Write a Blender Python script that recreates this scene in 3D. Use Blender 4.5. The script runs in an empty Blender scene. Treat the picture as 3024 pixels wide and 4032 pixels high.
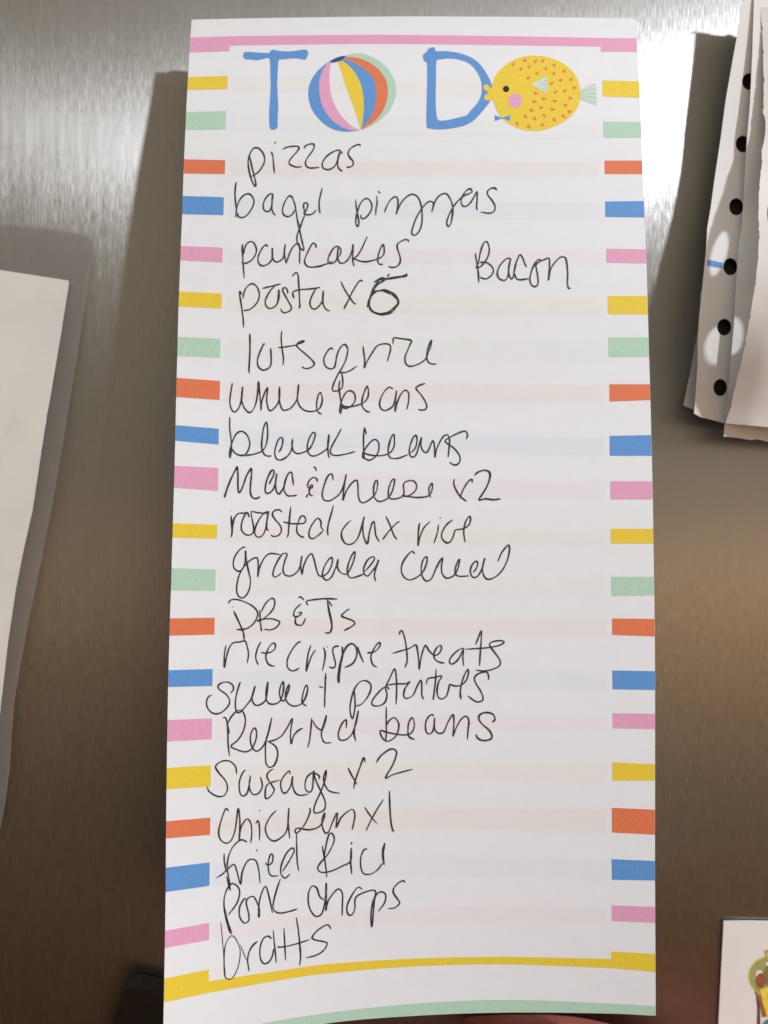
import bpy, bmesh, math, random
from math import radians, sin, cos, pi
from mathutils import Vector, geometry, noise

random.seed(7)
S = bpy.context.scene
COL = S.collection

# ------------------------------------------------------------------ camera
ZC = 1.40            # height of the camera above the kitchen floor (m)
D = 0.188            # camera to fridge door (m); the door is the plane Y = 0
F = 3046.0           # focal length in photo pixels
CX, CY = 1512.0, 2016.0
cam_d = bpy.data.cameras.new('camera')
cam = bpy.data.objects.new('camera', cam_d)
COL.objects.link(cam)
cam.location = (0, -D, ZC)
cam.rotation_euler = (radians(90), 0, 0)
cam_d.sensor_fit = 'VERTICAL'
cam_d.sensor_height = 36.0
cam_d.lens = 36.0 * F / 4032.0
cam_d.clip_start = 0.01
cam_d.clip_end = 60.0
cam_d.dof.use_dof = True
cam_d.dof.focus_distance = 0.162
cam_d.dof.aperture_fstop = 13.0
S.camera = cam

# ------------------------------------------------------------------ light: dim warm kitchen around the door
W = bpy.data.worlds.new('World')
S.world = W
W.use_nodes = True
nt = W.node_tree
for n in list(nt.nodes):
    nt.nodes.remove(n)
def N(t, kind, **kw):
    n = t.nodes.new(kind)
    for k, v in kw.items():
        setattr(n, k, v)
    return n
wo = N(nt, 'ShaderNodeOutputWorld')
bg = N(nt, 'ShaderNodeBackground')
tc = N(nt, 'ShaderNodeTexCoord')
sx = N(nt, 'ShaderNodeSeparateXYZ')
nt.links.new(tc.outputs['Generated'], sx.inputs[0])
mz = N(nt, 'ShaderNodeMapRange')
for i, v in ((1, -1), (2, 1), (3, 0), (4, 1)):
    mz.inputs[i].default_value = v
nt.links.new(sx.outputs['Z'], mz.inputs[0])
def ramp(t, stops, interp='LINEAR'):
    r = N(t, 'ShaderNodeValToRGB')
    r.color_ramp.interpolation = interp
    e = r.color_ramp.elements
    while len(e) < len(stops):
        e.new(0.5)
    for i, (p, c) in enumerate(stops):
        e[i].position = p
        e[i].color = (c[0], c[1], c[2], 1)
    return r
def zs(l):
    return [((z + 1) / 2, c) for z, c in l]
LEFT = zs([(-1, (.03, .018, .01)), (-.55, (.020, .012, .008)), (-.37, (.034, .024, .017)), (-.19, (.082, .063, .049)),
           (.0, (.135, .112, .092)), (.12, (.20, .165, .13)), (.33, (.33, .275, .20)), (.55, (.25, .205, .145)),
           (.70, (.62, .60, .585)), (1, (1.1, 1.1, 1.1))])
RIGHT = zs([(-1, (.12, .06, .03)), (-.55, (.17, .075, .038)), (-.44, (.30, .155, .08)), (-.33, (.26, .19, .14)), (-.15, (.66, .40, .20)),
            (-.068, (1.5, .96, .56)), (-.015, (.52, .41, .31)), (.06, (.44, .37, .29)), (.2, (.42, .36, .27)), (.4, (.36, .31, .225)),
            (.56, (.34, .29, .22)), (.70, (.75, .72, .69)), (1, (1.25, 1.24, 1.22))])
rl, rr = ramp(nt, LEFT), ramp(nt, RIGHT)
nt.links.new(mz.outputs[0], rl.inputs[0])
nt.links.new(mz.outputs[0], rr.inputs[0])
mx = N(nt, 'ShaderNodeMapRange', interpolation_type='SMOOTHSTEP')
for i, v in ((1, -.5), (2, .5), (3, 0), (4, 1)):
    mx.inputs[i].default_value = v
nt.links.new(sx.outputs['X'], mx.inputs[0])
mix = N(nt, 'ShaderNodeMix', data_type='RGBA')
nt.links.new(mx.outputs[0], mix.inputs['Factor'])
nt.links.new(rl.outputs[0], mix.inputs[6])
nt.links.new(rr.outputs[0], mix.inputs[7])
nt.links.new(mix.outputs[2], bg.inputs['Color'])
bg.inputs['Strength'].default_value = 1.36
nt.links.new(bg.outputs[0], wo.inputs[0])

# the one kitchen lamp, high on the right
LAMP = Vector((0.98, -0.90, ZC + 0.70))
ld = bpy.data.lights.new('kitchen_lamp', 'AREA')
ld.shape = 'DISK'
ld.size = 0.075
ld.energy = 15.6
ld.color = (0.945, 0.985, 1.05)
lo = bpy.data.objects.new('kitchen_lamp', ld)
COL.objects.link(lo)
lo.location = LAMP
lo.rotation_euler = (Vector((0.0, 0, ZC)) - LAMP).to_track_quat('-Z', 'Y').to_euler()

S.view_settings.view_transform = 'Standard'
S.view_settings.look = 'None'
S.view_settings.exposure = 0.0
S.view_settings.gamma = 1.0
S.view_settings.use_curve_mapping = False

# ------------------------------------------------------------------ helpers
def lin(r, g, b, k=1.0):
    f = lambda c: (c / 255 / 12.92) if c <= 10 else ((c / 255 + .055) / 1.055) ** 2.4
    return tuple(min(.95, f(c) * k) for c in (r, g, b))

def mat(name, col, rough=.55, spec=.3, metallic=0.0, mottled=0.05, scale=900.0, bump=0.0):
    m = bpy.data.materials.new(name)
    m.use_nodes = True
    t = m.node_tree
    b = t.nodes['Principled BSDF']
    b.inputs['Roughness'].default_value = rough
    b.inputs['Specular IOR Level'].default_value = spec
    b.inputs['Metallic'].default_value = metallic
    c = N(t, 'ShaderNodeTexCoord')
    n = N(t, 'ShaderNodeTexNoise')
    n.inputs['Scale'].default_value = scale
    n.inputs['Detail'].default_value = 4
    t.links.new(c.outputs['Object'], n.inputs['Vector'])
    r = ramp(t, [(.3, [x * (1 - mottled) for x in col]), (.7, [min(.97, x * (1 + mottled)) for x in col])])
    t.links.new(n.outputs['Fac'], r.inputs[0])
    t.links.new(r.outputs[0], b.inputs['Base Color'])
    if bump:
        bp = N(t, 'ShaderNodeBump')
        bp.inputs['Strength'].default_value = bump
        bp.inputs['Distance'].default_value = 0.0003
        t.links.new(n.outputs['Fac'], bp.inputs['Height'])
        t.links.new(bp.outputs[0], b.inputs['Normal'])
    return m

def tag(o, label=None, cat=None, group=None, kind=None):
    for k, v in (('label', label), ('category', cat), ('group', group), ('kind', kind)):
        if v:
            o[k] = v
    return o

def empty(name, loc):
    o = bpy.data.objects.new(name, None)
    o.empty_display_size = .01
    COL.objects.link(o)
    o.location = loc
    return o

def link(name, verts, faces, mats, parent=None, fmat=None, smooth=True):
    me = bpy.data.meshes.new(name)
    off = parent.matrix_world_loc if False else None
    me.from_pydata([tuple(v) for v in verts], [], faces)
    for m in (mats if isinstance(mats, (list, tuple)) else [mats]):
        me.materials.append(m)
    if fmat:
        for p, i in zip(me.polygons, fmat):
            p.material_index = i
    if smooth:
        for p in me.polygons:
            p.use_smooth = True
    me.update()
    o = bpy.data.objects.new(name, me)
    COL.objects.link(o)
    if parent:
        o.parent = parent
        l = Vector((0, 0, 0))
        q = parent
        while q:
            l += q.location
            q = q.parent
        me.transform(__import__('mathutils').Matrix.Translation(-l))
    return o

def interp(tab, x):
    if x <= tab[0][0]:
        return tab[0][1]
    for (a, b), (c, d) in zip(tab, tab[1:]):
        if x <= c:
            return b + (d - b) * (x - a) / (c - a)
    return tab[-1][1]

SMK = [(k / 6, (1 - abs(k / 6.5)) / sum(1 - abs(j / 6.5) for j in range(-6, 7))) for k in range(-6, 7)]
def smooth_tab(tab, x):          # smooth monotone-ish interpolation: average of nearby linear values
    w = 200.0
    return sum(q * interp(tab, x + k * w) for k, q in SMK)

def ray(px, py, d):              # a point measured in the photograph, put at distance d in front of the camera plane
    return Vector(((px - CX) / F * d, -D + d, ZC - (py - CY) / F * d))

def inside(p, poly):
    x, y = p
    r = False
    j = len(poly) - 1
    for i in range(len(poly)):
        xi, yi = poly[i]
        xj, yj = poly[j]
        if (yi > y) != (yj > y) and x < (xj - xi) * (y - yi) / (yj - yi) + xi:
            r = not r
        j = i
    return r

def dens(poly, step):
    out = []
    for (a, b), (c, d) in zip(poly, poly[1:] + poly[:1]):
        n = max(1, int(math.hypot(c - a, d - b) / step))
        for k in range(n):
            out.append((a + (c - a) * k / n, b + (d - b) * k / n))
    return out

def spline(pts, n=6, closed=False):
    P = list(pts)
    if len(P) < 3:
        if len(P) == 2:
            (a, b), (c, d) = P
            return [(a + (c - a) * k / n, b + (d - b) * k / n) for k in range(n + 1)]
        return P
    if closed:
        P = [P[-1]] + P + [P[0], P[1]]
    else:
        P = [(2 * P[0][0] - P[1][0], 2 * P[0][1] - P[1][1])] + P + [(2 * P[-1][0] - P[-2][0], 2 * P[-1][1] - P[-2][1])]
    out = []
    for i in range(1, len(P) - 2):
        p0, p1, p2, p3 = P[i - 1], P[i], P[i + 1], P[i + 2]
        for k in range(n):
            t = k / n
            out.append(tuple(.5 * (2 * p1[a] + (p2[a] - p0[a]) * t + (2 * p0[a] - 5 * p1[a] + 4 * p2[a] - p3[a]) * t * t
                                   + (3 * p1[a] - p0[a] - 3 * p2[a] + p3[a]) * t ** 3) for a in (0, 1)))
    if not closed:
        out.append(P[-2])
    return out

def tri2d(poly, holes=(), step=45.0, grid=45.0):
    """triangles of an outline with holes; interior points let the sheet bend"""
    rings = [dens(poly, step)] + [dens(h, min(step, 10)) for h in holes]
    V, E = [], []
    for r in rings:
        b = len(V)
        V += r
        E += [(b + i, b + (i + 1) % len(r)) for i in range(len(r))]
    xs = [p[0] for p in poly]
    ys = [p[1] for p in poly]
    rp = [p for r in rings for p in r]
    near = (.42 * min(grid or 1, step * 1.6)) ** 2
    if grid:
        y = min(ys) + grid / 2
        while y < max(ys):
            x = min(xs) + grid / 2
            while x < max(xs):
                if inside((x, y), poly) and not any(inside((x, y), h) for h in holes):
                    if min((x - a) ** 2 + (y - b) ** 2 for a, b in rp) > near:
                        V.append((x, y))
                x += grid
            y += grid
    v, e, f, *_ = geometry.delaunay_2d_cdt([Vector(p) for p in V], E, [], 0, 1e-4)
    ff = []
    for t in f:
        c = (sum(v[i].x for i in t) / len(t), sum(v[i].y for i in t) / len(t))
        if inside(c, poly) and not any(inside(c, h) for h in holes):
            a = sum(v[t[i]].x * v[t[(i + 1) % len(t)]].y - v[t[(i + 1) % len(t)]].x * v[t[i]].y for i in range(len(t)))
            if abs(a) > 1.0:
                ff.append(list(t) if a > 0 else list(t)[::-1])
    return [(p.x, p.y) for p in v], ff

def sheet(name, poly, dfun, m, parent=None, holes=(), step=45.0, grid=45.0, thick=0.00012, front=0.0):
    v, f = tri2d(poly, holes, step, grid)
    V = [ray(x, y, dfun(x, y) - front) for x, y in v]
    o = link(name, V, [t[::-1] if False else t for t in f], m, parent)
    # face the camera (-Y)
    me = o.data
    if me.polygons and sum(p.normal.y * p.area for p in me.polygons) > 0:
        me.flip_normals()
    if thick:
        cnt = {}
        for p in me.polygons:
            for k in p.edge_keys:
                cnt[k] = cnt.get(k, 0) + 1
        for e in me.edges:
            if cnt.get(tuple(sorted(e.vertices)), 0) == 1:
                e.use_edge_sharp = True
        md = o.modifiers.new('thickness', 'SOLIDIFY')
        md.thickness = thick
        md.offset = -1
    return o

class Print:
    """flat inked areas printed on a curved sheet, gathered into ONE mesh"""
    def __init__(s, dfun, front):
        s.V, s.F, s.M, s.mats, s.d, s.fr = [], [], [], [], dfun, front
    def add(s, poly, m, holes=(), grid=50.0, step=25.0, up=0.0):
        if m not in s.mats:
            s.mats.append(m)
        v, f = tri2d(poly, holes, step, grid)
        b = len(s.V)
        s.V += [ray(x, y, s.d(x, y) - s.fr - up) for x, y in v]
        for t in f:
            s.F.append([b + i for i in t])
            s.M.append(s.mats.index(m))
    def build(s, name, parent):
        o = link(name, s.V, s.F, s.mats, parent, s.M)
        me = o.data
        if sum(p.normal.y * p.area for p in me.polygons) > 0:
            me.flip_normals()
        return o
# every entry: words, left, top, width of the measured window (photo px), strokes
INK = [
('pizzas', 900,550,600, [
 [238,205, 255,290, 280,390, 297,470, 292,505, 270,480, 240,400, 218,300, 215,220, 235,150, 265,100, 302,85, 345,105, 385,165, 393,225, 375,280, 330,345, 285,380, 255,397],
 [230,180, 245,250, 268,360],
 [505,22, 512,40], [464,128, 482,175, 490,260, 500,362],
 [592,102, 630,82, 700,70, 755,72, 768,92, 740,135, 690,190, 660,240, 672,270, 720,292, 765,298, 800,287],
 [830,92, 832,70, 880,48, 918,45, 935,65, 915,120, 870,180, 840,235, 842,275, 875,305, 940,305, 990,298],
 [1240,152, 1220,125, 1190,112, 1140,130, 1080,170, 1035,225, 1020,275, 1035,310, 1080,325, 1125,312, 1165,275, 1190,215, 1210,140, 1195,180, 1188,250, 1195,300, 1225,335, 1242,338],
 [1440,68, 1425,52, 1390,58, 1340,85, 1310,120, 1303,155, 1320,190, 1350,225, 1360,255, 1345,285, 1310,298, 1285,297]]),
('bagel', 900,700,500, [
 [105,50, 90,120, 85,220, 92,320, 103,420, 95,515],
 [95,490, 110,380, 140,300, 190,235, 255,207, 305,235, 332,300, 318,370, 280,440, 225,500, 165,518, 125,500, 120,460],
 [575,250, 580,215, 550,207, 510,235, 470,295, 453,360, 465,420, 510,440, 548,415, 570,330, 580,220, 570,300, 568,400, 585,460, 620,488],
 [850,300, 830,250, 795,235, 755,280, 718,360, 705,430, 725,485, 775,505, 830,480, 865,420],
 [835,262, 865,340, 885,450, 905,570, 930,680, 955,800, 975,880, 985,940, 965,940, 925,900, 895,820, 900,740, 920,690, 955,590, 990,500, 1000,470, 990,420, 980,370, 990,330, 1025,330, 1035,365, 1015,420, 990,460, 1020,480, 1070,480, 1110,460, 1145,420],
 [1225,130, 1205,210, 1185,310, 1185,400, 1198,462]]),
('pizzas again', 1350,700,650, [
 [130,215, 135,290, 150,370, 162,440, 152,488, 132,460, 135,400, 150,330, 185,245, 235,207, 275,230, 293,290, 275,345, 235,395, 195,410, 182,390, 185,372],
 [355,130, 375,155], [342,175, 345,250, 335,310, 330,375],
 [420,345, 440,290, 470,235, 515,193, 548,200, 555,250, 545,320, 537,362, 550,330, 580,260, 630,200, 680,168, 725,170, 765,210, 790,290, 798,380, 792,470, 765,540, 725,575, 695,560, 700,510, 735,410, 780,330, 830,265, 870,237, 905,245, 912,275, 895,340, 915,270, 950,200, 1000,162, 1045,162, 1085,220, 1105,300, 1100,390, 1085,460, 1060,487, 1045,450, 1065,380, 1100,310, 1150,240, 1210,185, 1265,160, 1300,140, 1280,110, 1240,130, 1200,190, 1190,240, 1205,280, 1245,283, 1290,240, 1330,170, 1350,140, 1350,220, 1345,290, 1352,325],
 [1550,125, 1530,103, 1490,105, 1455,135, 1460,175, 1500,225, 1530,285, 1520,335, 1470,355, 1385,343]]),
('pancakes', 900,930,400, [
 [232,130, 225,200, 232,330, 240,480, 258,690],
 [238,150, 222,128], [248,290, 262,200, 300,120, 365,85, 415,110, 452,190, 455,250, 430,320, 375,390, 300,435, 240,440, 210,425],
 [645,165, 620,145, 590,148, 550,195, 505,280, 482,360, 490,430, 530,475, 580,480, 640,455, 700,395, 715,330, 715,190, 715,300, 735,385, 785,420, 850,395, 895,340, 912,250, 928,130, 912,240, 920,340, 942,430, 965,370, 1010,250, 1065,160, 1125,115, 1160,150, 1165,250, 1160,350, 1165,448],
 [1430,190, 1425,140, 1385,110, 1340,165, 1280,290, 1245,380, 1250,440, 1290,490, 1360,503, 1480,490, 1560,465, 1640,435, 1690,405]]),
('pancakes end', 1250,930,400, [
 [360,330, 385,250, 370,190, 330,165, 280,180, 220,260, 178,360, 180,425, 215,445, 265,430, 310,390, 330,300, 340,180, 332,300, 345,400, 385,440, 440,430, 500,380, 545,300, 575,190, 582,135, 580,250, 575,370, 590,450, 602,485],
 [815,5, 770,100, 720,210, 650,320, 580,370, 620,375, 700,405, 790,415, 900,395, 1000,365, 1060,325, 1090,270, 1090,190, 1075,135, 1040,180, 1005,270, 985,360, 990,420, 1020,455, 1075,458],
 [1495,90, 1478,60, 1440,52, 1370,80, 1310,130, 1305,190, 1330,270, 1355,360, 1345,440, 1290,495, 1220,508, 1155,492]]),
('Bacon', 1850,930,440, [
 [85,250, 90,310, 110,400, 120,480, 130,580, 135,685],
 [130,410, 145,300, 175,180, 210,100, 238,77, 270,100, 292,200, 270,300, 225,380, 160,450, 100,465, 120,405],
 [150,388, 210,385, 270,400, 330,450, 352,505, 335,560, 280,615, 220,632, 150,605],
 [610,360, 605,340, 570,325, 510,360, 440,450, 410,540, 425,610, 480,650, 535,645, 570,580, 580,480, 600,360, 580,460, 580,540, 600,610, 625,632, 650,590, 665,500, 690,390, 730,295, 755,275, 790,330, 815,400, 845,458],
 [670,560, 690,620, 735,645, 800,640, 880,628],
 [1070,370, 1060,360, 1020,345, 970,400, 920,510, 895,620, 905,700, 945,742, 990,740, 1015,690, 1010,590, 990,480, 985,420, 1040,375, 1110,345, 1175,325, 1185,400, 1180,520, 1168,655, 1185,560, 1210,470, 1270,380, 1340,315, 1385,305, 1425,330, 1445,430, 1455,560, 1450,680, 1465,765, 1500,772]]),
('pasta', 900,1050,400, [
 [215,455, 195,415, 178,405, 185,480, 205,600, 225,740, 240,860, 245,990],
 [235,520, 250,430, 290,340, 345,290, 395,277, 450,310, 490,380, 505,460, 480,560, 420,640, 340,700, 245,715],
 [555,352, 650,330, 750,305, 855,280], [760,310, 700,370, 640,460, 600,560, 615,640, 670,680, 740,660, 790,610, 810,520, 822,375, 830,470, 805,600],
 [970,440, 960,380, 935,345, 895,350, 885,390, 920,460, 975,560, 1020,640, 1020,700, 960,740, 890,745, 850,685],
 [1040,155, 1075,115, 1110,95, 1135,130, 1145,250, 1155,400, 1160,550, 1165,640, 1150,680],
 [1070,515, 1050,440, 1070,400, 1160,375, 1280,365, 1400,355, 1495,335],
 [1430,360, 1385,430, 1345,520, 1330,600, 1355,670, 1410,690, 1470,650, 1520,580, 1545,490, 1548,390, 1540,500, 1545,600, 1580,680, 1630,715, 1655,718]]),
('x5', 1250,1050,400, [
 [385,240, 430,340, 500,460, 570,560, 610,605, 632,600],
 [735,245, 720,220, 680,240, 630,310, 560,430, 500,560, 450,650, 440,690],
 (1.5,[1460,110, 1440,145, 1340,165, 1180,190, 1080,205, 1010,205, 990,250, 920,350, 890,430, 850,540, 815,660]),
 (1.3,[925,255, 980,220, 1050,185, 1100,200, 1060,240, 980,290, 920,370, 905,400, 990,395, 1090,380, 1180,410, 1260,450, 1310,530, 1320,600, 1280,660, 1210,745, 1120,775, 1030,775, 920,740, 860,680, 845,590, 860,510, 900,450, 960,410]),
 (1.6,[1050,385, 1150,410, 1230,450, 1290,520]), (1.5,[1030,770, 1130,755, 1210,710, 1310,610]), (1.3,[840,640, 850,560, 880,460, 910,370]),
 [1145,165, 1160,135, 1185,115]]),
('lots', 940,1290,400, [
 (1.2,[182,95, 185,250, 182,420, 175,560, 168,680, 175,745]),
 (1.1,[430,265, 405,275, 360,370, 320,470, 305,560, 325,640, 375,685, 420,690, 480,665, 520,620, 532,540, 528,430, 522,330]),
 [708,50, 695,130, 697,220, 710,350, 728,460, 732,530, 725,605],
 [640,325, 720,320, 820,303, 940,283, 975,245, 1030,218, 1070,220, 1040,245, 980,260, 945,290, 985,340, 1080,420, 1180,510, 1235,580, 1210,630, 1150,660, 1080,665, 1035,635],
 [1540,358, 1520,335, 1490,340, 1440,400, 1395,490, 1395,570, 1430,640, 1500,672, 1560,650, 1580,590, 1600,480, 1635,370, 1680,290]]),
('of rice', 1300,1290,440, [
 [75,560, 90,480, 110,380, 150,300, 212,248, 255,290, 262,345, 235,470, 180,590, 125,680, 70,790, 38,880, 38,930, 80,942, 140,925, 180,885, 188,820, 185,740, 170,680],
 [135,665, 220,665, 300,635, 395,572],
 [490,270, 500,370, 515,480, 510,595, 550,500, 620,380, 690,280, 760,245, 850,240, 895,270, 895,340, 875,410, 852,500],
 [935,245, 945,155, 1050,162, 1180,180, 1210,205, 1190,245, 1150,340, 1115,430, 1120,520, 1170,570, 1240,565, 1340,525, 1420,460, 1460,360, 1495,270, 1505,190, 1465,270, 1440,370, 1440,460, 1465,515, 1520,540, 1580,535]]),
('whole', 880,1470,440, [
 [132,140, 120,220, 105,310, 95,400, 108,500, 150,570, 200,550, 245,475, 268,380, 280,290, 285,200, 270,320, 275,420, 310,510, 370,575, 420,565, 470,480, 500,350, 520,120, 535,270, 550,420, 558,545, 565,440, 600,320, 655,210, 645,330, 645,430, 670,530, 705,552, 760,510, 815,430, 835,330, 832,200, 825,330, 840,450, 880,540, 940,540, 1010,505, 1080,410, 1105,310, 1115,165, 1100,310, 1105,420, 1145,500, 1210,550, 1300,565, 1390,545, 1445,490, 1468,390, 1455,310, 1432,285, 1400,350, 1385,450, 1390,540, 1420,585, 1460,605]]),
('beans', 1280,1470,440, [
 [220,100, 208,200, 220,320, 240,440, 250,530, 232,590, 220,540, 235,450, 270,350, 320,275, 375,258, 425,285, 450,350, 435,430, 380,490, 310,520, 240,495],
 [245,450, 280,485, 370,495, 470,475, 560,440, 620,385, 645,310, 640,220, 625,190, 590,260, 555,370, 550,470, 580,530, 635,570, 670,565],
 [1010,230, 960,205, 910,235, 850,320, 812,430, 825,510, 880,550, 950,530, 1010,480, 1040,380, 1065,255, 1050,380, 1042,565, 1065,460, 1110,340, 1170,260, 1215,255, 1245,310, 1240,420, 1215,535],
 [1490,148, 1420,170, 1355,205, 1365,245, 1420,310, 1480,400, 1512,480, 1495,530, 1430,545, 1385,530]]),
('black', 880,1640,520, [
 [80,5, 78,120, 88,220, 100,330, 98,430, 85,515, 75,470, 95,370, 140,250, 190,195, 240,188, 295,230, 328,310, 325,380, 290,460, 230,490, 150,460, 95,390],
 [200,485, 300,485, 390,470, 480,435, 530,370, 552,270, 555,160, 540,68, 505,140, 490,240, 480,350, 490,430, 520,480, 565,497, 605,492],
 [690,450, 720,410, 740,350, 745,285, 725,262, 690,290, 660,370, 645,450, 660,520, 700,545, 750,535, 810,490, 850,430, 865,350, 870,285, 862,350, 880,430, 930,465, 1000,450, 1070,415, 1120,340, 1150,250, 1150,205, 1120,205, 1080,270, 1055,360, 1060,440, 1100,490, 1160,490, 1240,450, 1305,395, 1320,310, 1325,225, 1312,330, 1315,450, 1330,520],
 [1482,150, 1440,230, 1390,320, 1350,400, 1345,450, 1380,485, 1460,485, 1560,465, 1655,440]]),
('beans of the black', 1380,1640,500, [
 [205,232, 195,180, 182,148, 172,260, 172,400, 178,540, 158,510, 170,460, 230,370, 290,310, 335,303, 370,350, 370,440, 330,520, 250,570, 175,540],
 [165,465, 230,495, 330,510, 430,505, 520,470, 570,390, 575,300, 565,230, 530,280, 500,390, 495,480, 520,535, 570,548, 640,540, 755,495],
 [790,470, 830,435, 860,380, 870,290, 850,242, 815,285, 780,380, 770,460, 790,520, 830,525, 865,485, 890,400, 930,270, 920,370, 945,440, 985,470, 1020,440, 1075,315, 1100,400, 1105,530, 1125,430, 1170,330, 1220,255, 1270,240, 1295,300, 1290,400, 1278,530],
 [1512,295, 1530,250, 1520,205, 1485,190, 1410,215, 1300,270, 1240,315, 1270,355, 1350,410, 1415,490, 1435,560, 1405,620, 1350,630, 1295,595]]),
('Mac', 860,1820,440, [
 (1.2,[90,525, 105,470, 145,350, 200,220, 255,110, 280,70, 290,190, 290,330, 300,440, 330,430, 370,340, 410,220, 460,125, 490,100, 490,200, 478,330, 475,440, 500,515, 560,538, 620,510]),
 (1.1,[755,325, 785,260, 820,190, 825,130, 795,118, 755,180, 715,280, 695,390, 700,440, 735,462, 790,430, 830,370, 855,270, 868,165, 848,300, 860,420, 895,470, 930,440, 975,360, 1005,240, 1040,170, 1085,148, 1100,220, 1115,340]),
 [1040,165, 1000,250, 975,370, 985,440, 1030,495, 1100,498, 1170,490],
 [1410,75, 1440,78, 1455,130],
 [1468,290, 1460,245, 1415,225, 1360,260, 1325,330, 1335,375, 1385,380, 1398,345, 1370,340, 1360,370, 1350,430, 1360,480, 1405,497],
 [1350,455, 1320,490, 1308,522]]),
('cheese x2', 1260,1820,740, [
 [118,160, 110,115, 95,102, 65,130, 35,210, 20,280, 35,330, 80,340, 130,315, 180,270, 210,200, 232,105, 215,210, 203,335, 230,260, 280,185, 325,158, 335,200, 338,280, 350,335, 380,357, 430,335, 480,290, 505,230, 508,170, 490,165, 475,220, 475,290, 500,335, 540,345, 600,315, 640,250, 660,160, 640,155, 610,220, 605,295, 630,322, 690,318, 740,285, 740,190, 790,162, 835,170, 855,215, 830,265, 770,300, 725,290, 800,305, 880,310, 960,295, 990,240, 990,185, 965,220, 965,275, 980,310],
 [1188,145, 1182,190, 1210,260, 1250,310, 1295,345],
 [1345,180, 1340,150, 1310,170, 1265,240, 1235,320],
 (1.2,[1365,115, 1400,85, 1460,70, 1500,95, 1495,160, 1460,240, 1405,330, 1460,322, 1530,330, 1595,322])]),
]
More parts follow.
